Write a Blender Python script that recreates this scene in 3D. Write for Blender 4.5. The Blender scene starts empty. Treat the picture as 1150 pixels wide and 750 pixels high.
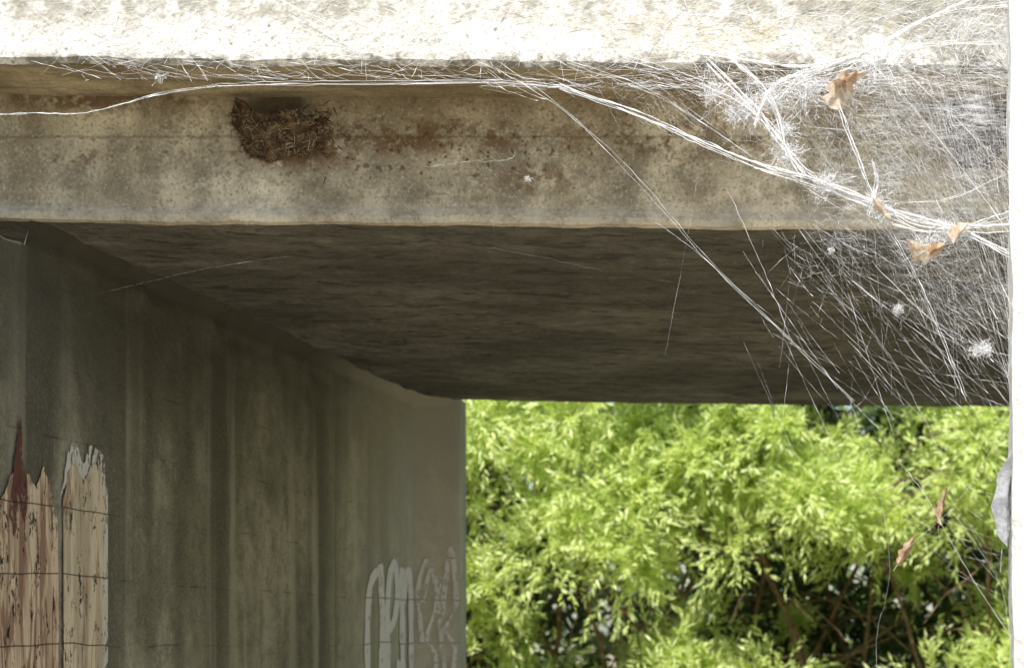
import bpy, math, random
import numpy as np
from mathutils import Vector, noise, Matrix
random.seed(7); rng=np.random.default_rng(11)
S=bpy.context.scene
S.view_settings.view_transform='Standard'; S.view_settings.look='None'; S.view_settings.exposure=0

# ------------------------------------------------------------ helpers
def link(o,parent=None):
    S.collection.objects.link(o)
    if parent: o.parent=parent
    return o
def empty(name):
    e=bpy.data.objects.new(name,None); S.collection.objects.link(e); return e
def mesh_obj(name,v,f,mats,parent=None,midx=None,smooth=False):
    me=bpy.data.meshes.new(name); me.from_pydata(v,[],f)
    for m in (mats if isinstance(mats,list) else [mats]): me.materials.append(m)
    if midx is not None: me.polygons.foreach_set('material_index',midx)
    if smooth: me.polygons.foreach_set('use_smooth',[True]*len(f))
    me.update()
    return link(bpy.data.objects.new(name,me),parent)
class NT:
    def __init__(s,name):
        s.m=bpy.data.materials.new(name); s.m.use_nodes=True; s.t=s.m.node_tree
        s.b=s.t.nodes['Principled BSDF']; s.b.inputs['Roughness'].default_value=.9
        s.b.inputs['Specular IOR Level'].default_value=.15
        s.tc=s.t.nodes.new('ShaderNodeTexCoord').outputs['Object']
    def n(s,typ,**k):
        o=s.t.nodes.new('ShaderNode'+typ)
        for a,b in k.items(): setattr(o,a,b)
        return o
    def l(s,a,b): s.t.links.new(a,b)
    def mapping(s,sc,loc=(0,0,0),rot=(0,0,0)):
        m=s.n('Mapping'); m.inputs['Scale'].default_value=sc; m.inputs['Location'].default_value=loc
        m.inputs['Rotation'].default_value=rot
        s.l(s.tc,m.inputs['Vector']); return m.outputs[0]
    def noise(s,scale,detail=4,rough=.6,sc=(1,1,1),loc=(0,0,0),dist=0,rot=(0,0,0)):
        o=s.n('TexNoise'); o.inputs['Scale'].default_value=scale; o.inputs['Detail'].default_value=min(detail,3)
        o.inputs['Roughness'].default_value=rough; o.inputs['Distortion'].default_value=dist
        s.l(s.mapping(sc,loc,rot),o.inputs['Vector']); return o.outputs['Fac']
    def ramp(s,x,a,b,lo=0,hi=1):
        o=s.n('MapRange'); o.interpolation_type='SMOOTHSTEP'
        o.inputs[1].default_value=a; o.inputs[2].default_value=b; o.inputs[3].default_value=lo; o.inputs[4].default_value=hi
        s.l(x,o.inputs[0]); return o.outputs[0]
    def math(s,op,a,b=None):
        o=s.n('Math',operation=op)
        for i,x in enumerate((a,b)):
            if x is None: continue
            if isinstance(x,(int,float)): o.inputs[i].default_value=x
            else: s.l(x,o.inputs[i])
        return o.outputs[0]
    def mix(s,fac,a,b,mode='MIX'):
        o=s.n('MixRGB',blend_type=mode)
        for i,x in enumerate((fac,a,b)):
            if isinstance(x,(int,float)): o.inputs[i].default_value=x
            elif isinstance(x,tuple): o.inputs[i].default_value=x+(1,)
            else: s.l(x,o.inputs[i])
        return o.outputs[0]
    def near(s,c,r,soft=.5):   # soft ellipsoidal mask about a world point
        v=s.mapping((1/r[0],1/r[1],1/r[2]),(-c[0]/r[0],-c[1]/r[1],-c[2]/r[2]))
        o=s.n('VectorMath',operation='LENGTH'); s.l(v,o.inputs[0])
        return s.ramp(o.outputs['Value'],1,soft*.4,0,1)
    def sep(s):
        o=s.n('SeparateXYZ'); s.l(s.tc,o.inputs[0]); return o.outputs
    def bump(s,h,dist=.01,st=.6,prev=None):
        o=s.n('Bump'); o.inputs['Strength'].default_value=st; o.inputs['Distance'].default_value=dist
        s.l(h,o.inputs['Height'])
        if prev is not None: s.l(prev,o.inputs['Normal'])
        return o.outputs[0]

def concrete(name,light,dark,streak=(7,7,.45),streak_amt=.6,stain=(.16,.11,.05),stain_amt=.4,pit=.5,bumpst=.6,extra=None,speck=.5,mott=.5):
    t=NT(name)
    c=t.mix(t.ramp(t.noise(2.6,3,.7,sc=(1,1,.8)),.38,.64),dark,light)
    c=t.mix(t.ramp(t.noise(13,3,.8,loc=(3,1,2)),.42,.66,0,mott),c,tuple(x*.55 for x in dark))
    s=t.ramp(t.noise(1.0,2,.6,sc=streak),.42,.68)
    c=t.mix(t.math('MULTIPLY',s,streak_amt),c,tuple(x*.42 for x in dark))
    if stain_amt>.15:
        st=t.ramp(t.noise(5,3,.75,loc=(7,7,1)),.56,.7)
        c=t.mix(t.math('MULTIPLY',st,stain_amt),c,stain)
    fine=t.noise(150,1,.7)
    c=t.mix(t.ramp(fine,.48,.78,0,speck),c,tuple(x*.4 for x in dark))
    c=t.mix(t.ramp(fine,.42,.25,0,speck*.5),c,tuple(min(.9,x*1.4) for x in light))
    h=t.math('ADD',t.math('MULTIPLY',fine,.25),t.noise(30,2,.7))
    if pit:
        vo=t.n('TexVoronoi'); vo.inputs['Scale'].default_value=28; t.l(t.tc,vo.inputs['Vector'])
        p=t.ramp(vo.outputs['Distance'],.14,.05)
        c=t.mix(t.math('MULTIPLY',p,pit),c,tuple(x*.25 for x in dark))
    hb=h
    if extra: c,hb=extra(t,c,h)
    t.l(c,t.b.inputs['Base Color'])
    t.l(t.bump(hb,.008,bumpst),t.b.inputs['Normal'])
    return t.m

# ------------------------------------------------------------ materials
def face_extra(t,c,h):
    n=t.noise(24,3,.8,loc=(1,2,9))
    tot=None
    for (x,z,rx,rz,lo,k) in [(-1.06,1.02,.44,.055,.45,.95),(-1.09,1.01,.16,.04,.38,1),(-1.30,1.0,.20,.08,.40,1),(-.82,.935,.12,.05,.42,.75),(-1.72,1.095,.35,.035,.44,1),(.07,1.02,.13,.12,.38,1),(-.5,1.02,.5,.07,.48,.8),(-1.75,.98,.14,.05,.50,.7)]:
        m=t.math('MULTIPLY',t.near((x,4.4,z),(rx,.3,rz)),t.ramp(n,lo,lo+.13,0,k))
        tot=m if tot is None else t.math('MAXIMUM',tot,m)
    c=t.mix(t.math('MULTIPLY',tot,.85),c,(.15,.08,.034))
    sp=t.ramp(t.noise(60,1,.6,loc=(5,1,1)),.60,.68)
    sp=t.math('MULTIPLY',sp,t.near((-1.0,4.4,1.0),(.9,.3,.14),.2))
    c=t.mix(t.math('MULTIPLY',sp,.85),c,(.12,.065,.03))
    k=t.near((-1.345,4.4,1.085),(.1,.3,.045),.9)
    c=t.mix(t.math('MULTIPLY',k,.9),c,(.03,.022,.015))  # dark hollow above the nest, its shade painted on as a smear
    z=t.sep()[2]
    j=t.ramp(t.math('ABSOLUTE',t.math('ADD',t.math('SUBTRACT',z,1.025),t.math('MULTIPLY',n,.01))),.005,.0)
    c=t.mix(t.math('MULTIPLY',j,.35),c,(.07,.055,.035))
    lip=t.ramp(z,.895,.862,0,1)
    c=t.mix(t.math('MULTIPLY',lip,t.ramp(n,.35,.6,.15,.6)),c,(.68,.63,.52))  # pale tint paints the highlight along the bottom lip
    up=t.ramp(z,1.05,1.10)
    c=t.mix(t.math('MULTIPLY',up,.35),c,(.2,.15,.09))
    return c,h
M_face=concrete('beam_concrete',(.87,.785,.59),(.45,.385,.26),streak=(7,7,2.2),streak_amt=.5,stain_amt=.4,stain=(.2,.14,.075),extra=face_extra,mott=.65,pit=.5,speck=.65,bumpst=.8)  # mottling also suggests dappled light, put into the colour

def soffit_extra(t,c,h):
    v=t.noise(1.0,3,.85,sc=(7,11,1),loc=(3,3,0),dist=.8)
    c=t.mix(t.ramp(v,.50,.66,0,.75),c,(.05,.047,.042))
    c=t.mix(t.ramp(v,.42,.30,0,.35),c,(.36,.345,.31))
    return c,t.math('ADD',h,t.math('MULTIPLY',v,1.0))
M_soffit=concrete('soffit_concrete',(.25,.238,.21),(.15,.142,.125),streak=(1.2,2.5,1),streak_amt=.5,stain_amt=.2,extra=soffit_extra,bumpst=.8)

def fascia_extra(t,c,h):
    z=t.sep()[2]
    q=t.noise(14,4,.85,loc=(6,3,3))
    m=t.math('MULTIPLY',t.ramp(z,1.15,1.215),t.ramp(q,.38,.6))
    c=t.mix(t.math('MULTIPLY',m,.85),c,(.33,.305,.245))
    b=t.math('MULTIPLY',t.ramp(z,1.132,1.112),t.ramp(q,.6,.42))
    c=t.mix(t.math('MULTIPLY',b,.75),c,(.12,.09,.05))  # broken dark patches paint a shadow line along the bottom edge
    y=t.math('MULTIPLY',t.near((-.3,4.14,1.18),(.8,.3,.09)),t.ramp(t.noise(22,3,.8,loc=(8,0,0)),.48,.6))
    c=t.mix(t.math('MULTIPLY',y,.5),c,(.42,.36,.21))
    y=t.math('MULTIPLY',t.near((.0,4.14,1.19),(.35,.3,.12)),t.ramp(q,.66,.38))
    c=t.mix(t.math('MULTIPLY',y,.85),c,(.2,.18,.13))
    return c,h
M_fascia=concrete('fascia_concrete',(.9,.885,.84),(.77,.75,.69),streak=(5,5,.8),streak_amt=.12,stain_amt=.05,pit=.7,extra=fascia_extra,speck=.6,bumpst=1.0,mott=.3)
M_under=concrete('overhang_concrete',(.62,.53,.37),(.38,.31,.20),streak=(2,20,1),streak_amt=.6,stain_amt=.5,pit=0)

def wall_extra(t,c,h):
    sx=t.sep(); cb=t.n('CombineXYZ'); t.l(sx[1],cb.inputs[0])
    w=t.noise(2,2,.6)
    t.l(t.math('ADD',sx[2],t.math('MULTIPLY',w,.04)),cb.inputs[1])
    br=t.n('TexBrick'); br.offset=.37; br.offset_frequency=3
    br.inputs['Scale'].default_value=1; br.inputs['Mortar Size'].default_value=.0028; br.inputs['Mortar Smooth'].default_value=.6
    br.inputs['Brick Width'].default_value=1.22; br.inputs['Row Height'].default_value=.148
    br.inputs['Color1'].default_value=(.85,.85,.85,1); br.inputs['Color2'].default_value=(1.08,1.08,1.08,1); br.inputs['Mortar'].default_value=(1,1,1,1)
    t.l(cb.outputs[0],br.inputs['Vector'])
    c=t.mix(.35,c,br.outputs['Color'],'MULTIPLY')
    j=t.math('MULTIPLY',br.outputs['Fac'],t.ramp(t.noise(7,2,.75,loc=(0,5,0)),.43,.66))
    c=t.mix(t.math('MULTIPLY',j,.6),c,(.03,.027,.02))
    ps=t.ramp(t.noise(1,2,.6,sc=(5,9,.35),loc=(2,8,1)),.54,.68)
    c=t.mix(t.math('MULTIPLY',ps,.45),c,(.56,.54,.43))
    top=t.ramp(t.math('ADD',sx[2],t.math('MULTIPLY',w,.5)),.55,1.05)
    c=t.mix(t.math('MULTIPLY',top,.85),c,(.085,.08,.062))  # upper wall tinted darker, painting shade towards the soffit
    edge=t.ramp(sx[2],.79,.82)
    c=t.mix(t.math('MULTIPLY',edge,.7),c,(.06,.055,.045))  # haunch strip tinted darker still, corner shade put into the colour
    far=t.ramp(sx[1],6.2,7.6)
    c=t.mix(t.math('MULTIPLY',far,.45),c,(.80,.78,.63))  # far end tinted lighter, painting in daylight from the opening
    return c,h
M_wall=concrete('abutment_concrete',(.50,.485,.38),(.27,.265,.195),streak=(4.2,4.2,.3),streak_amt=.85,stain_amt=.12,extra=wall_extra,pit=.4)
M_post=concrete('whitewashed_concrete',(.9,.9,.87),(.85,.85,.81),streak_amt=.1,stain_amt=.05,speck=.1,pit=0)

# ------------------------------------------------------------ bridge
bridge=empty('concrete_bridge')
SL=-.010
def subdiv(pts,step):
    out=[];idx=[]
    for i in range(len(pts)):
        (y0,z0,m,st)=pts[i]; (y1,z1,_,_)=pts[(i+1)%len(pts)]
        L=math.hypot(y1-y0,z1-z0); n=max(1,int(L/st))
        for k in range(n):
            out.append((y0+(y1-y0)*k/n,z0+(z1-z0)*k/n)); idx.append(m)
    return out,idx
prof=[(4.400,.885,1,.02),(4.40,1.107,3,.03),(4.160,1.107,0,.01),(4.148,1.118,0,.012),(4.150,1.26,0,.02),(4.175,1.48,0,.1),(4.22,1.5,0,.5),
      (7.98,1.5,0,.1),(8.0,1.49,0,.1),(8.0,1.109,3,.1),(7.75,1.109,1,.03),(7.75,.862,1,.01),(7.735,.849,2,.05),(4.41,.849,1,.005),(4.395,.853,1,.006),(4.390,.866,1,.01)]
pts,idx=subdiv(prof,.03)
xs=np.linspace(-3.4,4.0,460)
V=[];F=[];MI=[]
P=len(pts)
for x in xs:
    for (y,z) in pts:
        a=.0045 if z<1.45 and y<4.6 else .004
        n1=noise.noise(Vector((x*9,y*9,z*9)))*a+noise.noise(Vector((x*45,y*45,z*45)))*a*.45
        n2=noise.noise(Vector((x*9+50,y*9,z*9)))*a+noise.noise(Vector((x*60+50,y*50,z*50)))*a*.5+noise.noise(Vector((x*1.2,y,7)))*.006
        V.append((x,y+n1,z+n2+SL*(x+1.86)))
for i in range(len(xs)-1):
    for k in range(P):
        a=i*P+k;b=i*P+(k+1)%P
        F.append((a,b,b+P,a+P)); MI.append(idx[k])
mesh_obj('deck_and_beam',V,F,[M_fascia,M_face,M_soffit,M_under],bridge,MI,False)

def wall(name,plan,z0,z1,mat,parent,dx=.02,sgn=1,haunch=.035):
    xs=[];
    for i in range(len(plan)-1):
        (x0,y0),(x1,y1)=plan[i],plan[i+1]
        n=max(1,int(math.hypot(x1-x0,y1-y0)/.03))
        for k in range(n): xs.append((x0+(x1-x0)*k/n,y0+(y1-y0)*k/n))
    xs.append(plan[-1])
    zs=list(np.linspace(z0,z1-.2,60))+list(np.linspace(z1-.19,z1,20))
    V=[];F=[]
    for z in zs:
        h=max(0,(z-(z1-haunch))/haunch)*haunch
        for (x,y) in xs:
            am=1 if y<6.7 else max(.25,1-(y-6.7)/.4)
            n=(noise.noise(Vector((x*2,y*2,z*2)))*.004+noise.noise(Vector((x*14,y*14,z*14)))*.003)*am
            if z>.6: n+=noise.noise(Vector((x*9,y*9,z*16)))*.012*min(1,(z-.6)/.2)*am
            hh=h*(1+.6*noise.noise(Vector((y*5,3,z*9)))) if 4.42<y<7.7 else 0
            zz=z if y>4.385 else min(z,.795+.006*noise.noise(Vector((y*12,0,0))))
            V.append((x+sgn*(n+hh),y,zz))
    W=len(xs)
    for i in range(len(zs)-1):
        for k in range(W-1):
            a=i*W+k; F.append((a,a+1,a+1+W,a+W))
    return mesh_obj(name,V,F,mat,parent,None,True)
XW=-1.858
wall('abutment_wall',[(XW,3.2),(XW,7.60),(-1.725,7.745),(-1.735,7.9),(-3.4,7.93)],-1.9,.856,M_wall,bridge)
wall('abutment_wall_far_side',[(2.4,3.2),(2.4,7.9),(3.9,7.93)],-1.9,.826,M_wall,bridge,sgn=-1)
def box(name,a,b,mat,parent=None,bev=.01):
    import bmesh
    bm=bmesh.new(); bmesh.ops.create_cube(bm,size=1)
    for v in bm.verts: v.co=Vector([(a[i]+b[i])/2+v.co[i]*(b[i]-a[i]) for i in range(3)])
    bmesh.ops.bevel(bm,geom=bm.edges[:],offset=bev,segments=2,affect='EDGES')
    me=bpy.data.meshes.new(name); bm.to_mesh(me); bm.free(); me.materials.append(mat)
    return link(bpy.data.objects.new(name,me),parent)
box('wing_wall',(-3.4,3.22,-1.9),(-1.868,4.36,.775),M_wall,bridge)
box('wing_wall_far_side',(2.41,3.22,-1.9),(3.9,4.36,.77),M_wall,bridge)

def post():
    V=[];F=[]
    x0,x1,y0,y1=.130,.36,3.78,4.0
    c=.018
    ring=[(x0+c,y0),(x1-c,y0),(x1,y0+c),(x1,y1-c),(x1-c,y1),(x0+c,y1),(x0,y1-c),(x0,y0+c)]
    zs=np.linspace(-1.8,1.62,160)
    for z in zs:
        for (x,y) in ring:
            n=noise.noise(Vector((x*8,y*8,z*7)))*.006+noise.noise(Vector((x*30,y*30,z*40)))*.002
            V.append((x+n-.006*(z/1.2),y+n,z))
    for i in range(len(zs)-1):
        for k in range(8):
            a=i*8+k;b=i*8+(k+1)%8;F.append((a,b,b+8,a+8))
    F.append(tuple(range(len(V)-8,len(V))))
    mesh_obj('white_concrete_post',V,F,M_post)
post()

# ------------------------------------------------------------ graffiti
def paint(name,cols,worn=.5,alpha=1.0,redlo=.53):
    t=NT(name)
    c=t.mix(t.ramp(t.noise(1,3,.7,sc=(8,26,3)),.42,.58),cols[0],cols[1])
    if len(cols)>2:
        c=t.mix(t.ramp(t.noise(1,3,.8,sc=(8,26,4),loc=(3,3,3),dist=.7),redlo,redlo+.1,0,.8),c,cols[2])
    z=t.sep()[2]
    saw=t.math('FRACT',t.math('MULTIPLY',t.math('ADD',z,t.math('MULTIPLY',t.noise(2,2,.6),.04)),1/.148))
    c=t.mix(t.ramp(t.math('ABSOLUTE',t.math('SUBTRACT',saw,.5)),.482,.497,0,.8),c,(.04,.03,.025))
    t.l(c,t.b.inputs['Base Color'])
    w=t.noise(30,3,.85,sc=(1,1,.6))
    t.l(t.math('MULTIPLY',t.ramp(w,worn-.06,worn+.06,1,0),alpha),t.b.inputs['Alpha'])
    return t.m
gr=empty('graffiti')
def decal(name,poly,mat,x=.006):
    return mesh_obj(name,[(XW+x,y,z) for y,z in poly],[tuple(range(len(poly)))],mat,gr)
P1=paint('cream_and_red_paint',[(.82,.68,.50),(.58,.46,.33),(.27,.145,.10)],.60,redlo=.47)
P2=paint('cream_paint',[(.84,.75,.57),(.60,.53,.39),(.36,.23,.16)],.61)
P3=paint('white_paint',[(.93,.93,.9),(.88,.88,.84)],.66)
P4=paint('red_paint',[(.20,.095,.068),(.15,.07,.055)],.54)
P5=paint('faded_paint',[(.9,.9,.85),(.82,.82,.77)],.57,alpha=.85)
def jag(poly,n=6,a=.006):
    out=[]
    for i in range(len(poly)):
        p,q=poly[i],poly[(i+1)%len(poly)]
        for k in range(n):
            f=k/n; out.append((p[0]+(q[0]-p[0])*f+random.uniform(-a,a),p[1]+(q[1]-p[1])*f+random.uniform(-a,a)))
    return out
decal('cream_spikes',jag([(3.9,-1.1),(4.528,-1.1),(4.528,.262),(4.505,.27),(4.483,.318),(4.45,.355),(4.42,.30),(4.39,.33),(4.361,.325),(4.34,.29),(4.31,.33),(4.25,.27),(4.1,.36),(3.9,.3)]),P1,.0065)
decal('red_spike',jag([(4.285,.24),(4.31,.35),(4.336,.445),(4.35,.36),(4.375,.30),(4.36,.22),(4.33,.27),(4.31,.20)],4,.004),P4,.0085)
decal('white_outline',jag([(4.775,-1.1),(4.80,-1.1),(4.80,.32),(4.775,.40),(4.75,.41),(4.70,.42),(4.665,.375),(4.615,.42),(4.58,.39),(4.545,.30),(4.57,.32),(4.61,.36),(4.66,.31),(4.71,.36),(4.76,.34)],5,.004),P5,.0058)
decal('cream_panel',jag([(4.552,-1.1),(4.776,-1.1),(4.776,.306),(4.755,.375),(4.708,.38),(4.659,.33),(4.611,.375),(4.585,.355),(4.552,.291)]),P2,.0072)
def stroke(name,pth,w,mat,xf,stretch=2.2):
    pts=[]
    for i in range(len(pth)-1):
        p0=Vector(pth[max(0,i-1)]);p1=Vector(pth[i]);p2=Vector(pth[i+1]);p3=Vector(pth[min(len(pth)-1,i+2)])
        for k in range(8):
            t=k/8; pts.append(.5*((2*p1)+(p2-p0)*t+(2*p0-5*p1+4*p2-p3)*t*t+(3*p1-p0-3*p2+p3)*t**3))
    pts.append(Vector(pth[-1])); V=[];F=[]
    for i,p in enumerate(pts):
        d=(pts[min(i+1,len(pts)-1)]-pts[max(i-1,0)]); d.normalize()
        n=Vector((-d.y,d.x))*w*(.85+.3*random.random())
        n.x*=stretch
        for q in (p+n,p-n): V.append(xf(q.x,q.y,i))
    for i in range(len(pts)-1): a=2*i;F.append((a,a+1,a+3,a+2))
    return mesh_obj(name,V,F,mat,gr)
cnt=[0]
def onwall(a,b,i): return (XW+.0025+cnt[0]*.0006+i*8e-6,a,b)
L=[[(7.12,.22),(7.02,.16),(6.99,-.02),(7.02,-.2),(7.12,-.2),(7.17,-.05),(7.18,.1),(7.15,.24),(7.19,.0),(7.20,-.22)],
   [(7.25,.02),(7.33,.06),(7.38,.15),(7.34,.25),(7.27,.2),(7.24,.05),(7.26,-.14),(7.34,-.18),(7.40,-.08)],
   [(7.44,.24),(7.44,.05),(7.45,-.17)],[(7.45,.12),(7.50,.22),(7.55,.2),(7.56,0),(7.56,-.19)],
   [(7.03,-.32),(7.15,-.26),(7.3,-.3),(7.5,-.27)]]
for i,p in enumerate(L): cnt[0]=i; stroke('letter_%d'%i,p,.016,P3,onwall)
def onend(a,b,i): return (XW+.133*a+.003,7.60+.145*a-.008-i*1e-5-cnt[0]*5e-4,b)
L2=[[(.2,.12),(.38,.24),(.5,.12),(.3,.0),(.5,-.08),(.3,-.22)],[(.55,.22),(.6,0),(.7,-.15)],[(.62,.08),(.8,.32),(.92,.12),(.7,.03),(.9,-.05),(.72,-.22)],[(.2,-.02),(.12,.18),(.3,.28)]]
for i,p in enumerate(L2): cnt[0]=i; stroke('tag_%d'%i,p,.008,P5,onend,stretch=7)

# ------------------------------------------------------------ nests
def plainmat(name,a,b,scale=40,tr=0,rough=.9):
    t=NT(name); c=t.mix(t.ramp(t.noise(scale,3,.7),.35,.65),a,b)
    t.l(c,t.b.inputs['Base Color']); t.b.inputs['Roughness'].default_value=rough
    t.l(t.bump(t.noise(scale*3,2,.7),.003,.7),t.b.inputs['Normal'])
    if tr:
        tb=t.n('BsdfTranslucent'); t.l(c,tb.inputs[0]); mx=t.n('MixShader'); mx.inputs[0].default_value=tr
        t.l(t.b.outputs[0],mx.inputs[1]); t.l(tb.outputs[0],mx.inputs[2])
        t.l(mx.outputs[0],t.t.nodes['Material Output'].inputs[0])
    return t.m
M_mud=plainmat('nest_mud',(.22,.155,.095),(.07,.046,.027),60)
M_straw=plainmat('nest_straw',(.52,.42,.28),(.26,.19,.115),25)
M_straw2=plainmat('nest_dark_straw',(.18,.12,.07),(.06,.04,.022),25)
def tube_mesh(paths,r):
    V=[];F=[]
    for p in paths:
        base=len(V)
        for i,q in enumerate(p):
            d=(p[min(i+1,len(p)-1)]-p[max(i-1,0)]).normalized()
            u=d.orthogonal().normalized(); w=d.cross(u)
            for k in range(3):
                a=k*2.094; V.append(tuple(q+(u*math.cos(a)+w*math.sin(a))*r*random.uniform(.7,1.2)))
        for i in range(len(p)-1):
            for k in range(3):
                F.append((base+i*3+k,base+i*3+(k+1)%3,base+(i+1)*3+(k+1)%3,base+(i+1)*3+k))
    return V,F
def nest(cx,zr,rx,ry,hz,nst,seed,cup=True,sl=1.0):
    random.seed(seed); e=empty('mud_nest'); e.location=(0,0,0)
    V=[];F=[];A=56;T=28
    yf=4.402
    def srf(a,t):
        th=math.pi*a
        r=(max(0,1-t**4.5))**.5
        x=cx-math.copysign(abs(math.cos(th))**.75,math.cos(th))*rx*(r*.92+.08*(1-t)); y=yf-math.sin(th)*ry*r*(1-.3*t)
        z=zr-t*hz-.012*math.sin(th)**2*(1-t)+.012*math.cos(th)*(1-t)
        n=noise.noise(Vector((x*30+seed,y*30,z*30)))*.018+noise.noise(Vector((x*110,y*110,z*110+seed)))*.007
        return Vector((x+n,y-n*.8-.002,z+n))
    for j in range(T+1):
        for i in range(A+1): V.append(tuple(srf(i/A,j/T)))
    for j in range(T):
        for i in range(A):
            a=j*(A+1)+i;F.append((a,a+1,a+A+2,a+A+1))
    if cup:
        b=len(V)
        for j in range(6):
            for i in range(A+1):
                p=srf(i/A,0); s=.8-.12*j
                V.append((cx+(p.x-cx)*s,yf+(p.y-yf)*s,p.z-.006-.012*j))
        for i in range(A): F.append((i,b+i,b+i+1,i+1))
        for j in range(5):
            for i in range(A):
                a=b+j*(A+1)+i;F.append((a,a+A+1,a+A+2,a+1))
    mesh_obj('cup',V,F,M_mud,e,None,True)
    for nm,m,cnt in (('straw',M_straw,int(nst*.6)),('dark_straw',M_straw2,nst)):
        ps=[]
        for _ in range(cnt):
            p=srf(random.random(),random.random()**1.1*.98)
            d=Vector((random.gauss(0,1),random.gauss(0,.35)-.12,random.gauss(0,.6))).normalized()
            L=random.uniform(.005,.022)*sl; q=p+Vector((0,-.003,0))
            bend=Vector((random.gauss(0,.2),random.gauss(0,.2),-.25))*L
            ps.append([q-d*L*.5,q+bend*.3,q+d*L*.5+bend])
        v,f=tube_mesh(ps,.0007); mesh_obj(nm,v,f,m,e)
    V=[];F=[]
    for _ in range(nst*2):
        p=srf(random.random(),random.random()*.97); r=random.uniform(.002,.005); b=len(V)
        for d in ((1,0,0),(0,1,0),(-1,0,0),(0,-1,0),(0,0,1),(0,0,-1)):
            V.append(tuple(p+Vector(d)*r*random.uniform(.7,1.3)))
        for k in range(4): F+= [(b+k,b+(k+1)%4,b+4),(b+(k+1)%4,b+k,b+5)]
    mesh_obj('pellets',V,F,M_mud,e,None,True)
    ps=[]
    for _ in range(nst//3):
        a=random.gauss(0,1);b=random.gauss(0,1)
        p=Vector((cx+rx*.9+a*.022,yf-.006,zr-hz*.45+b*.028))
        d=Vector((random.gauss(0,1),0,random.gauss(0,1))).normalized()*random.uniform(.003,.009)
        ps.append([p-d,p+d])
    v,f=tube_mesh(ps,.0012); mesh_obj('scraps',v,f,M_straw2,e)
nest(-1.350,1.074,.090,.05,.098,420,3)
nest(.075,1.085,.06,.012,.13,160,8,cup=False)

# ------------------------------------------------------------ spider web
def webmat(name):
    t=NT(name); t.b.inputs['Base Color'].default_value=(.97,.98,1,1); t.b.inputs['Roughness'].default_value=.4
    t.b.inputs['Specular IOR Level'].default_value=.5
    return t.m
M_web=webmat('spider_silk')
web=empty('spider_web')
SC=1/605.
def E(a,b,y=4.0):   # elevation drawing of the web: 605 drawing units to the metre
    return Vector(((a-1055)*SC,y,(715-b)*SC))
def web_curves(name,strands,parent=web,mat=M_web,rs=.62):
    V=[];F=[]
    for pts,r in strands:
        n=len(pts); b=len(V)
        for i,p in enumerate(pts):
            d=(pts[min(i+1,n-1)]-pts[max(i-1,0)])
            if d.length<1e-7: d=Vector((1,0,0))
            d.normalize(); u=d.cross(Vector((.1,1,.05))).normalized(); w=d.cross(u)
            rr=(r[i] if isinstance(r,list) else r)*rs
            for k in range(3):
                a=k*2.0944; V.append(p+(u*math.cos(a)+w*math.sin(a))*rr)
        for i in range(n-1):
            for k in range(3): F.append((b+i*3+k,b+i*3+(k+1)%3,b+(i+1)*3+(k+1)%3,b+(i+1)*3+k))
    return mesh_obj(name,[tuple(v) for v in V],F,mat,parent,None,True)
random.seed(21)
def strand(a,b,r,sag=.01,n=14,jit=.0003,bead=.0):
    out=[];rr=[]
    fz=random.random()<.5
    for i in range(n+1):
        t=i/n; p=a.lerp(b,t); p=p+Vector((random.gauss(0,jit),random.gauss(0,jit),random.gauss(0,jit)-sag*4*t*(1-t)))
        out.append(p)
        k=r*random.uniform(.5,1.3)
        if fz: k*=.4+abs(math.sin(t*9+a.x*50))
        if random.random()<bead: k*=random.uniform(1.8,3.2)
        rr.append(k)
    return out,rr
def poly(pts,r,n=8,jit=.0007,bead=.05):
    out=[];rr=[]
    for i in range(len(pts)-1):
        p0=pts[max(0,i-1)];p1=pts[i];p2=pts[i+1];p3=pts[min(len(pts)-1,i+2)]
        for k in range(n):
            t=k/n; q=.5*((2*p1)+(p2-p0)*t+(2*p0-5*p1+4*p2-p3)*t*t+(3*p1-p0-3*p2+p3)*t**3)
            out.append(q+Vector([random.gauss(0,jit) for _ in range(3)])); rr.append(r*random.uniform(.5,1.5)*(2.6 if random.random()<bead else 1))
    out.append(pts[-1]); rr.append(r); return out,rr
main=[]
A1=[E(-60,112,4.12),E(0,109,4.12),E(70,110,4.11),E(150,92,4.1),E(220,80,4.1),E(300,76,4.11),E(420,74,4.12),E(540,74,4.11),E(620,84,4.08),E(720,125,4.04),E(790,160,4.0),E(860,192,3.97),E(930,218,3.95),E(1000,245,3.93),E(1070,265,3.91),E(1136,297,3.9)]
def bundle(P_,r,k=4,sp=.004):
    for j in range(k):
        o=Vector((random.gauss(0,sp*.4),random.gauss(0,sp),random.gauss(0,sp)))
        main.append(poly([p+o+Vector((0,0,random.gauss(0,sp*.6))) for p in P_],r*random.uniform(.45,1)))
bundle(A1[:5],.0006,3,.002); bundle(A1[4:9],.0005,4,.003)
bundle(A1[8:],.0011,6,.0045)
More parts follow.
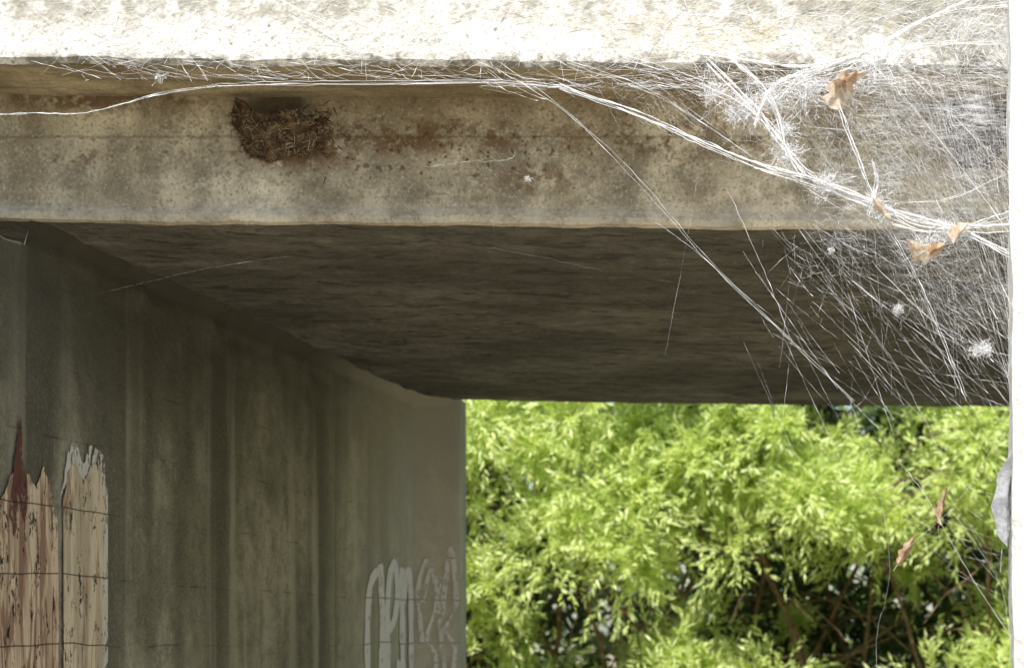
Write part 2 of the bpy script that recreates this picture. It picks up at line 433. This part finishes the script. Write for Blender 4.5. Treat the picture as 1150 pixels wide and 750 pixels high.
for pts,r,k in [
 ([(850,190),(930,212),(990,236),(1040,262),(1136,262)],.0012,4),
 ([(790,70),(850,130),(880,170),(920,210),(985,238)],.0010,6),
 ([(820,70),(868,118),(885,175),(905,205)],.0010,6),
 ([(1110,5),(1020,45),(960,75),(900,92),(868,110),(850,150)],.0011,6),
 ([(1130,20),(1050,30),(990,60),(930,85),(880,100)],.0009,5),
 ([(1120,60),(1040,62),(970,78),(900,100),(870,125)],.0007,4),
 ([(960,74),(905,85),(850,80),(780,66)],.0011,5),
 ([(700,72),(760,90),(830,118),(880,160)],.0006,4),
 ([(945,130),(965,185),(985,235),(1000,262)],.0010,3),
 ([(975,250),(985,215),(980,190)],.0009,3),
 ([(985,235),(1060,235),(1132,205)],.0004,2),
 ([(1000,262),(1040,272),(1080,268),(1134,250)],.0011,4),
 ([(560,74),(640,130),(720,205),(790,285),(870,365),(960,452)],.0004,2),
 ([(740,255),(790,292),(850,350),(900,395)],.0005,1),
 ([(818,215),(850,285),(875,345),(892,390)],.0006,1),
 ([(893,255),(960,350),(1010,420),(1060,520)],.0003,1),
 ([(1000,262),(1035,330),(1060,390),(1085,452)],.0006,2),
 ([(900,260),(980,340),(1080,395),(1130,430)],.0003,1),
 ([(980,300),(1040,360),(1105,398),(1134,405)],.0004,1),
 ([(1000,75),(1060,130),(1134,205)],.0004,2),
 ([(975,75),(1050,160),(1134,270)],.0004,2),
 ([(700,75),(860,140),(1010,160),(1134,170)],.0003,1),
 ([(640,75),(730,105),(800,150),(870,195)],.0004,2),
 ([(1010,520),(1040,560),(1085,640),(1134,715)],.0004,1),
 ([(1060,565),(1100,620),(1125,665),(1134,730)],.0004,1),
 ([(1134,470),(1080,560),(1018,618)],.00022,1),
 ([(955,452),(985,540),(1000,640),(985,720),(990,790)],.0002,1),
 ([(100,330),(230,302),(330,288)],.00005,1),
 ([(480,190),(520,186),(550,181)],.00025,1),
 ([(540,185),(575,183),(582,175)],.0003,1),
 ([(540,280),(600,290),(680,308)],.00006,1)]:
    bundle([E(a,b,4.02-.1*(a/1150)) for a,b in pts],r,k,.004 if k>1 else 0)
web_curves('main_strands',main,rs=.85)
fine=[]
RF=[.00009,.00012,.00016,.00025]
def top_anchor(): 
    u=1134-abs(random.gauss(0,1))*190
    return E(max(u,540),random.uniform(55,78),4.13)
def post_anchor(lo=60,hi=470): return E(1136,random.uniform(lo,hi),random.uniform(3.85,3.98))
for _ in range(130):
    fine.append(strand(top_anchor(),post_anchor(),random.choice(RF),random.uniform(-.01,.05),22,.0004,.08))
for _ in range(150):
    a=top_anchor(); L=random.uniform(40,330); ang=random.gauss(math.radians(52),.42)
    ua=(a.x/SC+1055); va=70
    b=E(min(1134,ua+L*math.cos(ang)),va+L*math.sin(ang),random.uniform(3.95,4.35))
    fine.append(strand(a,b,random.choice(RF[:3]),random.uniform(0,.02),18,.0004,.1))
hubs=[(random.triangular(860,1134,1090),random.triangular(80,420,150)) for _ in range(60)]+[(700,100),(740,110),(780,110),(820,140),(900,140),(940,170),(1000,200),(1060,220),(1010,110),(1080,90),(1100,330),(1060,350),(1000,150),(960,120)]
for (hu,hv) in hubs:
    if (hv-70)>(hu-640)*.8: continue
    th=random.gauss(.75,.6); sp=random.uniform(12,42)
    for _ in range(48):
        u=random.gauss(hu,sp); v=random.gauss(hv,sp)
        if v<66: continue
        L=random.uniform(6,46); an=random.gauss(th,.55)
        fine.append(strand(E(min(u,1130),v,random.uniform(3.92,4.08)),E(min(1135,u+L*math.cos(an)),v+L*math.sin(an),random.uniform(3.92,4.08)),random.choice(RF[:3]),random.uniform(-.004,.008),7,.0005,.25))
for _ in range(110):
    u=random.uniform(830,1110); v=random.uniform(240,420)
    L=random.uniform(30,170); an=random.gauss(math.radians(52),.3)
    fine.append(strand(E(u,v,3.98),E(min(1135,u+L*math.cos(an)),v+L*math.sin(an),3.94),random.choice(RF),.003,20,.0004,.3))
for _ in range(14):
    u=random.uniform(990,1100); v=random.uniform(470,640)
    fine.append(strand(E(u,v,3.98),E(1136,v+random.uniform(20,130),3.92),.00012,.003,16,.0003,.2))
for _ in range(60):
    u=random.uniform(400,950); v=random.uniform(80,180); L=random.uniform(10,60); an=random.gauss(.7,.35)
    fine.append(strand(E(u,v,4.2),E(u+L*math.cos(an),v+L*math.sin(an),4.25),.00009,.002,12,.0004,.25))
web_curves('fine_strands',fine)
mat_=[]
for _ in range(1500):
    u=1140-random.random()**1.8*1150; v=random.uniform(-30,66)
    L=random.uniform(15,110); an=random.gauss(.0,.7)
    a=E(u,v,4.135); b=E(min(1136,u+L*math.cos(an)),max(-40,min(70,v+L*math.sin(an))),random.uniform(4.12,4.14))
    mat_.append(strand(a,b,random.choice([.00015,.0002,.0004]),random.uniform(-.006,.006),9,.0008,.08))
for _ in range(180):
    u=random.uniform(520,1130); L=random.uniform(10,60); an=random.gauss(.1,.25)
    mat_.append(strand(E(u,random.uniform(66,78),4.13),E(min(1134,u+L*math.cos(an)),76+L*math.sin(an)*.8,4.12),random.choice([.0002,.0004]),.003,8,.0008,.15))
web_curves('matted_silk',mat_)
cl=[]
for (u,v,y,rad,cn) in [(992,248,3.93,.014,260),(985,236,3.94,.014,160),(840,122,3.99,.026,460),(825,130,3.99,.015,200),(800,100,4.03,.024,200),(868,112,3.99,.022,300),(880,150,3.97,.02,200),(1010,352,3.95,.008,120),(1105,398,3.93,.012,200),(1095,400,3.93,.01,80),(935,285,3.96,.005,40),(885,180,3.96,.022,200),(930,215,3.94,.022,160),(1040,285,3.92,.022,160),(155,70,4.11,.008,40),(905,95,4.03,.035,300),(575,182,4.15,.005,30),(1075,30,4.1,.06,160),(980,60,4.1,.05,300),(1060,268,3.92,.02,120)]:
    c=E(u,v,y)
    for _ in range(cn):
        a=c+Vector([random.gauss(0,rad*.5) for _ in range(3)]); d=Vector([random.gauss(0,rad*.6) for _ in range(3)])
        cl.append(strand(a,a+d,random.choice([.0002,.0003]),0,4,.0012,.2))
web_curves('silk_clumps',cl,rs=.95)
# dusty sheet of silk slung between the deck edge and the post
def sheetmat():
    t=NT('silk_sheet')
    a=t.ramp(t.noise(1,3,.8,sc=(14,14,90),rot=(0,math.radians(38),0),dist=.6),.45,.72,0,.7)
    b=t.ramp(t.noise(1,3,.8,sc=(16,16,120),rot=(0,math.radians(68),0),loc=(4,0,2),dist=.4),.48,.74,0,.6)
    m=t.ramp(t.noise(5,2,.7,loc=(1,4,4)),.35,.62,.15,1)
    e=t.near((.10,4.0,1.03),(.68,1.5,.55),.3)
    al=t.math('MULTIPLY',t.math('MULTIPLY',t.math('ADD',a,b),m),e)
    d=t.n('BsdfDiffuse'); d.inputs[0].default_value=(.93,.94,.96,1)
    tl=t.n('BsdfTranslucent'); tl.inputs[0].default_value=(.9,.92,.95,1)
    mm=t.n('MixShader'); mm.inputs[0].default_value=.35; t.l(d.outputs[0],mm.inputs[1]); t.l(tl.outputs[0],mm.inputs[2])
    tp=t.n('BsdfTransparent'); mx=t.n('MixShader'); t.l(al,mx.inputs[0]); t.l(tp.outputs[0],mx.inputs[1]); t.l(mm.outputs[0],mx.inputs[2])
    t.l(mx.outputs[0],t.t.nodes['Material Output'].inputs[0]); return t.m
M_sheet=sheetmat()
V=[];F=[];nu,nv=60,40
for j in range(nv+1):
    for i in range(nu+1):
        u=700+(1134-700)*i/nu; fr=j/nv
        v=72+fr*(40+330*(i/nu)**1.0)
        y=4.125-.12*fr**.6-.05*(i/nu)+.02*noise.noise(Vector((u*.02,v*.02,0)))
        V.append(tuple(E(u,v,y)))
for j in range(nv):
    for i in range(nu): a=j*(nu+1)+i;F.append((a,a+1,a+nu+2,a+nu+1))
mesh_obj('silk_sheet',V,F,M_sheet,web,None,True)

# ------------------------------------------------------------ dead leaves hanging in the web
M_dry=plainmat('dry_leaf',(.75,.57,.40),(.42,.26,.15),45,.35,.7)
M_dry2=plainmat('pale_dry_leaf',(.88,.81,.70),(.62,.46,.32),45,.35,.7)
M_grey=plainmat('grey_bark_flake',(.50,.51,.54),(.28,.28,.30),30,.1)
def leaf(name,c,L,W,ang,curl,mat,seed,tilt=0.,wav=.28):
    random.seed(seed); V=[];F=[];n=16;m=8
    for i in range(n+1):
        t=i/n
        w=W*.5*math.sin(math.pi*t**.8)**.75*(1+wav*math.sin(t*22+seed))+.0006
        for j in range(m+1):
            s=j/m*2-1
            x=(t-.5)*L; y=s*w
            z=-curl*abs(s)*w*1.6+curl*.9*L*(t-.5)**2+noise.noise(Vector((x*60+seed,y*60,seed)))*.008
            V.append((x,y*(1-.35*curl*abs(s)),z))
    for i in range(n):
        for j in range(m):
            a=i*(m+1)+j;F.append((a,a+1,a+m+2,a+m+1))
    b=len(V)
    for k in range(3): V+= [(-L*.5-k*L*.12,-.0007,k*k*.001),(-L*.5-k*L*.12,.0007,k*k*.001)]
    for k in range(2): F.append((b+2*k,b+2*k+1,b+2*k+3,b+2*k+2))
    o=mesh_obj(name,V,F,mat,None,None,True)
    o.matrix_world=Matrix.Translation(c)@Matrix.Rotation(-ang,4,'Y')@Matrix.Rotation(math.radians(90)+tilt,4,'X')
    return o
leaf('dead_leaf',E(945,106,3.975),.078,.062,math.radians(75),.7,M_dry2,1,.2)
leaf('dead_leaf',E(950,92,3.97),.05,.04,math.radians(20),.9,M_dry,14,-.3)
leaf('dead_leaf',E(1040,287,3.90),.07,.048,math.radians(-10),.8,M_dry2,2,-.4)
leaf('dead_leaf',E(1052,292,3.89),.04,.026,math.radians(30),.9,M_dry,15,.4)
leaf('dead_leaf',E(1078,274,3.89),.05,.032,math.radians(50),.9,M_dry2,3,.5)
leaf('dead_leaf',E(845,122,3.99),.075,.045,math.radians(-20),1.0,M_dry2,4,.3)
leaf('dead_leaf',E(808,100,4.03),.05,.03,math.radians(30),1.0,M_dry2,5)
leaf('dead_leaf',E(1018,619,3.95),.06,.022,math.radians(58),.6,M_dry,6,.1)
leaf('dead_leaf',E(1058,570,3.95),.07,.016,math.radians(80),.5,M_dry,7,.6)
leaf('dead_leaf',E(992,246,3.91),.05,.024,math.radians(-50),.9,M_dry2,8)
leaf('dead_leaf',E(962,70,4.08),.04,.022,math.radians(10),.9,M_dry2,9)
leaf('bark_flake',E(1129,560,3.86),.19,.045,math.radians(84),.5,M_grey,12,.4,.10)

# ------------------------------------------------------------ ground
def groundmat():
    t=NT('dry_ground')
    q=t.noise(1.3,3,.75)
    c=t.mix(t.ramp(q,.35,.62),(.56,.48,.35),(.44,.37,.255))
    c=t.mix(t.ramp(q,.62,.70,0,.6),c,(.15,.16,.07))
    t.l(c,t.b.inputs['Base Color'])
    return t.m
V=[];F=[]
gx=np.concatenate([np.linspace(-300,-20,12),np.linspace(-17,17,70),np.linspace(20,300,12)])
for y in gx:
    for x in gx:
        V.append((x,y,-1.7+noise.noise(Vector((x*.5,y*.5,0)))*.06*(1 if abs(x)<18 and abs(y)<18 else 0)))
n=len(gx)
for i in range(n-1):
    for j in range(n-1): a=i*n+j;F.append((a,a+1,a+n+1,a+n))
mesh_obj('ground',V,F,groundmat(),None,None,True)

# ------------------------------------------------------------ foliage
def leafmat(name,a,b,tcol,tr=.35,gl=.14):
    t=NT(name)
    at=t.n('Attribute'); at.attribute_name='rnd'
    c=t.mix(at.outputs['Fac'],a,b)
    d=t.n('BsdfDiffuse'); t.l(c,d.inputs[0])
    g=t.n('BsdfGlossy'); g.inputs['Roughness'].default_value=.42; g.inputs[0].default_value=(.97,.98,.9,1)
    m0=t.n('MixShader'); m0.inputs[0].default_value=gl; t.l(d.outputs[0],m0.inputs[1]); t.l(g.outputs[0],m0.inputs[2])
    tb=t.n('BsdfTranslucent'); tb.inputs[0].default_value=tcol+(1,)
    mx=t.n('MixShader'); mx.inputs[0].default_value=tr
    t.l(m0.outputs[0],mx.inputs[1]); t.l(tb.outputs[0],mx.inputs[2])
    t.l(mx.outputs[0],t.t.nodes['Material Output'].inputs[0]); return t.m
def leaves_mesh(name,pos,dirs,L,W,mat,parent):
    n=len(pos)
    up=rng.normal(size=(n,3))*.8; up[:,2]+=1.0; up[:,1]-=1.2
    side=np.cross(dirs,up); side/=np.linalg.norm(side,axis=1)[:,None]+1e-9
    nor=np.cross(side,dirs)
    L=L[:,None];W=W[:,None]
    v=np.stack([pos,pos+dirs*L*.45+side*W*.5+nor*W*.2,pos+dirs*L-nor*L*.12,pos+dirs*L*.45-side*W*.5+nor*W*.2],axis=1).reshape(-1,3)
    me=bpy.data.meshes.new(name)
    me.vertices.add(4*n); me.vertices.foreach_set('co',v.ravel())
    tri=np.arange(n)[:,None]*4+np.array([[0,1,2,0,2,3]]); tri=tri.ravel()
    me.loops.add(6*n); me.loops.foreach_set('vertex_index',tri.astype(np.int32))
    me.polygons.add(2*n); me.polygons.foreach_set('loop_start',np.arange(0,6*n,3,dtype=np.int32)); me.polygons.foreach_set('loop_total',np.full(2*n,3,dtype=np.int32))
    at=me.attributes.new('rnd','FLOAT','POINT'); at.data.foreach_set('value',np.repeat(rng.random(n),4).astype(np.float32))
    me.materials.append(mat); me.update(); me.validate()
    return link(bpy.data.objects.new(name,me),parent)
def twigs(centers,rad,ntw,nl,Lr,Wr,droop=.35,outward=(0,-.6,.35)):
    P=[];D=[]
    for c,r in zip(centers,rad):
        d=rng.normal(size=(ntw,3))+np.array(outward); d/=np.linalg.norm(d,axis=1)[:,None]
        st=c+d*r*rng.uniform(.1,.75,size=(ntw,1)); d2=d+rng.normal(size=(ntw,3))*.35; d2/=np.linalg.norm(d2,axis=1)[:,None]
        tl=rng.uniform(.5,1.1,size=ntw)*r*1.0
        for k in range(nl):
            t=(k+.5)/nl
            p=st+d2*(tl*t)[:,None]; p[:,2]-=droop*(tl*t)**2
            lat=rng.normal(size=(ntw,3)); lat-= (lat*d2).sum(1)[:,None]*d2; lat/=np.linalg.norm(lat,axis=1)[:,None]
            ld=d2*.8+lat*.7; ld[:,2]-=.05; ld/=np.linalg.norm(ld,axis=1)[:,None]
            P.append(p);D.append(ld)
    P=np.concatenate(P);D=np.concatenate(D);n=len(P)
    return P,D,rng.uniform(*Lr,size=n),rng.uniform(*Wr,size=n)
M_leaf=leafmat('willow_leaf',(.50,.67,.16),(.88,.93,.42),(.84,.93,.28),.42)
M_leafd=leafmat('shade_leaf',(.035,.065,.015),(.075,.12,.025),(.08,.13,.02),.3,.08)  # darker leaf colours, with the shade inside the shrub painted in
M_bark=plainmat('willow_bark',(.30,.20,.13),(.14,.09,.06),20)
wil=empty('willow_shrub')
cs=[];rs=[]
def hollow(x,z):
    a=math.exp(-((x+2.05)/.55)**2-((z-.0)/.26)**2)
    b=math.exp(-((x+.30)/.80)**2-((z-.08)/.29)**2)
    c=.7*math.exp(-((x+.75)/.40)**2-((z-.55)/.10)**2)
    return max(a,b,c)
def front(x,z):
    return 11.7+1.5*hollow(x,z)+.55*noise.noise(Vector((x*1.3,z*1.6,4)))-.1*z
while len(cs)<430:
    x=rng.uniform(-4.6,2.6); z=rng.uniform(-1.3,2.5)
    if not(-3.2<x<.9 and -.4<z<1.7) and rng.random()<.5: continue
    if rng.random()<.98*min(1,1.5*hollow(x,z)): continue
    if noise.noise(Vector((x*2.6,z*3.2,9)))<-.14: continue
    cs.append(np.array([x,front(x,z)+rng.random()**1.6*1.0+.15,z])); rs.append(rng.uniform(.10,.32))
P_,D_,L_,W_=twigs(cs,rs,38,15,(.04,.08),(.011,.018))
leaves_mesh('leaves',P_,D_,L_,W_,M_leaf,wil)
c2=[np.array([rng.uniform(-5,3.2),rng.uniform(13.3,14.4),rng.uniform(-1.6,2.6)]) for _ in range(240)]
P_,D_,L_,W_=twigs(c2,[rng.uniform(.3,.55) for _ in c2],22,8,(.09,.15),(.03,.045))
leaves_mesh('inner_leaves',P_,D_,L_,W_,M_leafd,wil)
br=[];random.seed(5)
def tapered(name,paths,parent,mat):
    V=[];F=[]
    for p,r0,r1 in paths:
        n=len(p);b=len(V)
        for i,q in enumerate(p):
            d=(p[min(i+1,n-1)]-p[max(i-1,0)]).normalized(); u=d.orthogonal().normalized(); w=d.cross(u); r=r0+(r1-r0)*i/(n-1)
            for k in range(6): V.append(tuple(q+(u*math.cos(k*1.047)+w*math.sin(k*1.047))*r))
        for i in range(n-1):
            for k in range(6): F.append((b+i*6+k,b+i*6+(k+1)%6,b+(i+1)*6+(k+1)%6,b+(i+1)*6+k))
    return mesh_obj(name,V,F,mat,parent,None,True)
for s in range(7):
    bx=-3.9+s*.85
    for k in range(5):
        p=[];q=Vector((bx+random.uniform(-.3,.3),13.1+random.uniform(-.3,.3),-1.75))
        d=Vector((random.uniform(-.5,.5),random.uniform(-.15,.1),1)).normalized()
        for i in range(14):
            p.append(q.copy()); q=q+d*.26; d=(d+Vector((random.gauss(0,.10),random.gauss(0,.06),-.02))).normalized()
        br.append((p,random.uniform(.02,.03),.007))
        for j in range(14):
            i=random.randint(3,13); q=p[i].copy(); dd=Vector((random.uniform(-1,1),random.uniform(-.9,-.1),random.uniform(-.2,.8))).normalized(); pp=[]
            for m in range(8):
                pp.append(q.copy()); q=q+dd*.12; dd=(dd+Vector((random.gauss(0,.16),random.gauss(0,.12),-.07))).normalized()
            br.append((pp,.006,.002))
tapered('limbs',br,wil,M_bark)
far=empty('distant_trees'); c3=[];r3=[]
for _ in range(300):
    a=rng.uniform(-16,16); hh=4.5+2*math.sin(a*.6)
    z=rng.uniform(-1.5,hh); c3.append(np.array([a,rng.uniform(19,24),z])); r3.append(rng.uniform(.8,1.4))
P_,D_,L_,W_=twigs(c3,r3,24,6,(.2,.36),(.1,.17))
leaves_mesh('crowns',P_,D_,L_,W_,leafmat('distant_leaf',(.08,.13,.03),(.16,.24,.05),(.2,.28,.05),.3),far)
br=[]
for k in range(12):
    x=-15+k*2.7; p=[Vector((x+random.gauss(0,.05)*i,21.5+random.gauss(0,.05)*i,-1.75+i*.5)) for i in range(12)]
    br.append((p,.16,.03))
    for j in range(8):
        i=random.randint(3,10); dd=Vector((random.uniform(-1,1),random.uniform(-1,1),.6)); br.append(([p[i]+dd*.3*m for m in range(5)],.05,.01))
tapered('trunks',br,far,M_bark)

# ------------------------------------------------------------ light
el,az=math.radians(49),math.radians(194)
sd=Vector((math.sin(az)*math.cos(el),math.cos(az)*math.cos(el),math.sin(el)))
sl=bpy.data.lights.new('sun','SUN'); sl.energy=5; sl.angle=math.radians(.5); sl.color=(1,.96,.88)
so=link(bpy.data.objects.new('sun',sl)); so.rotation_euler=(-sd).to_track_quat('-Z','Y').to_euler(); so.location=(0,-5,20)
w=bpy.data.worlds.new('World'); S.world=w; w.use_nodes=True; nt=w.node_tree
sk=nt.nodes.new('ShaderNodeTexSky'); sk.sky_type='NISHITA'; sk.sun_disc=False; sk.sun_elevation=el; sk.sun_rotation=az
bg=nt.nodes['Background']; bg.inputs[1].default_value=.15; nt.links.new(sk.outputs[0],bg.inputs[0])

# ------------------------------------------------------------ camera
cam=bpy.data.cameras.new('camera'); co=link(bpy.data.objects.new('camera',cam))
co.location=(0,0,0); co.rotation_euler=(math.radians(90),0,0)
cam.sensor_width=36; cam.lens=36*2420/1150; cam.shift_x=-480/1150; cam.shift_y=340/1150
cam.clip_start=.05; cam.clip_end=1000
cam.dof.use_dof=True; cam.dof.focus_distance=4.2; cam.dof.aperture_fstop=7.5
S.camera=co
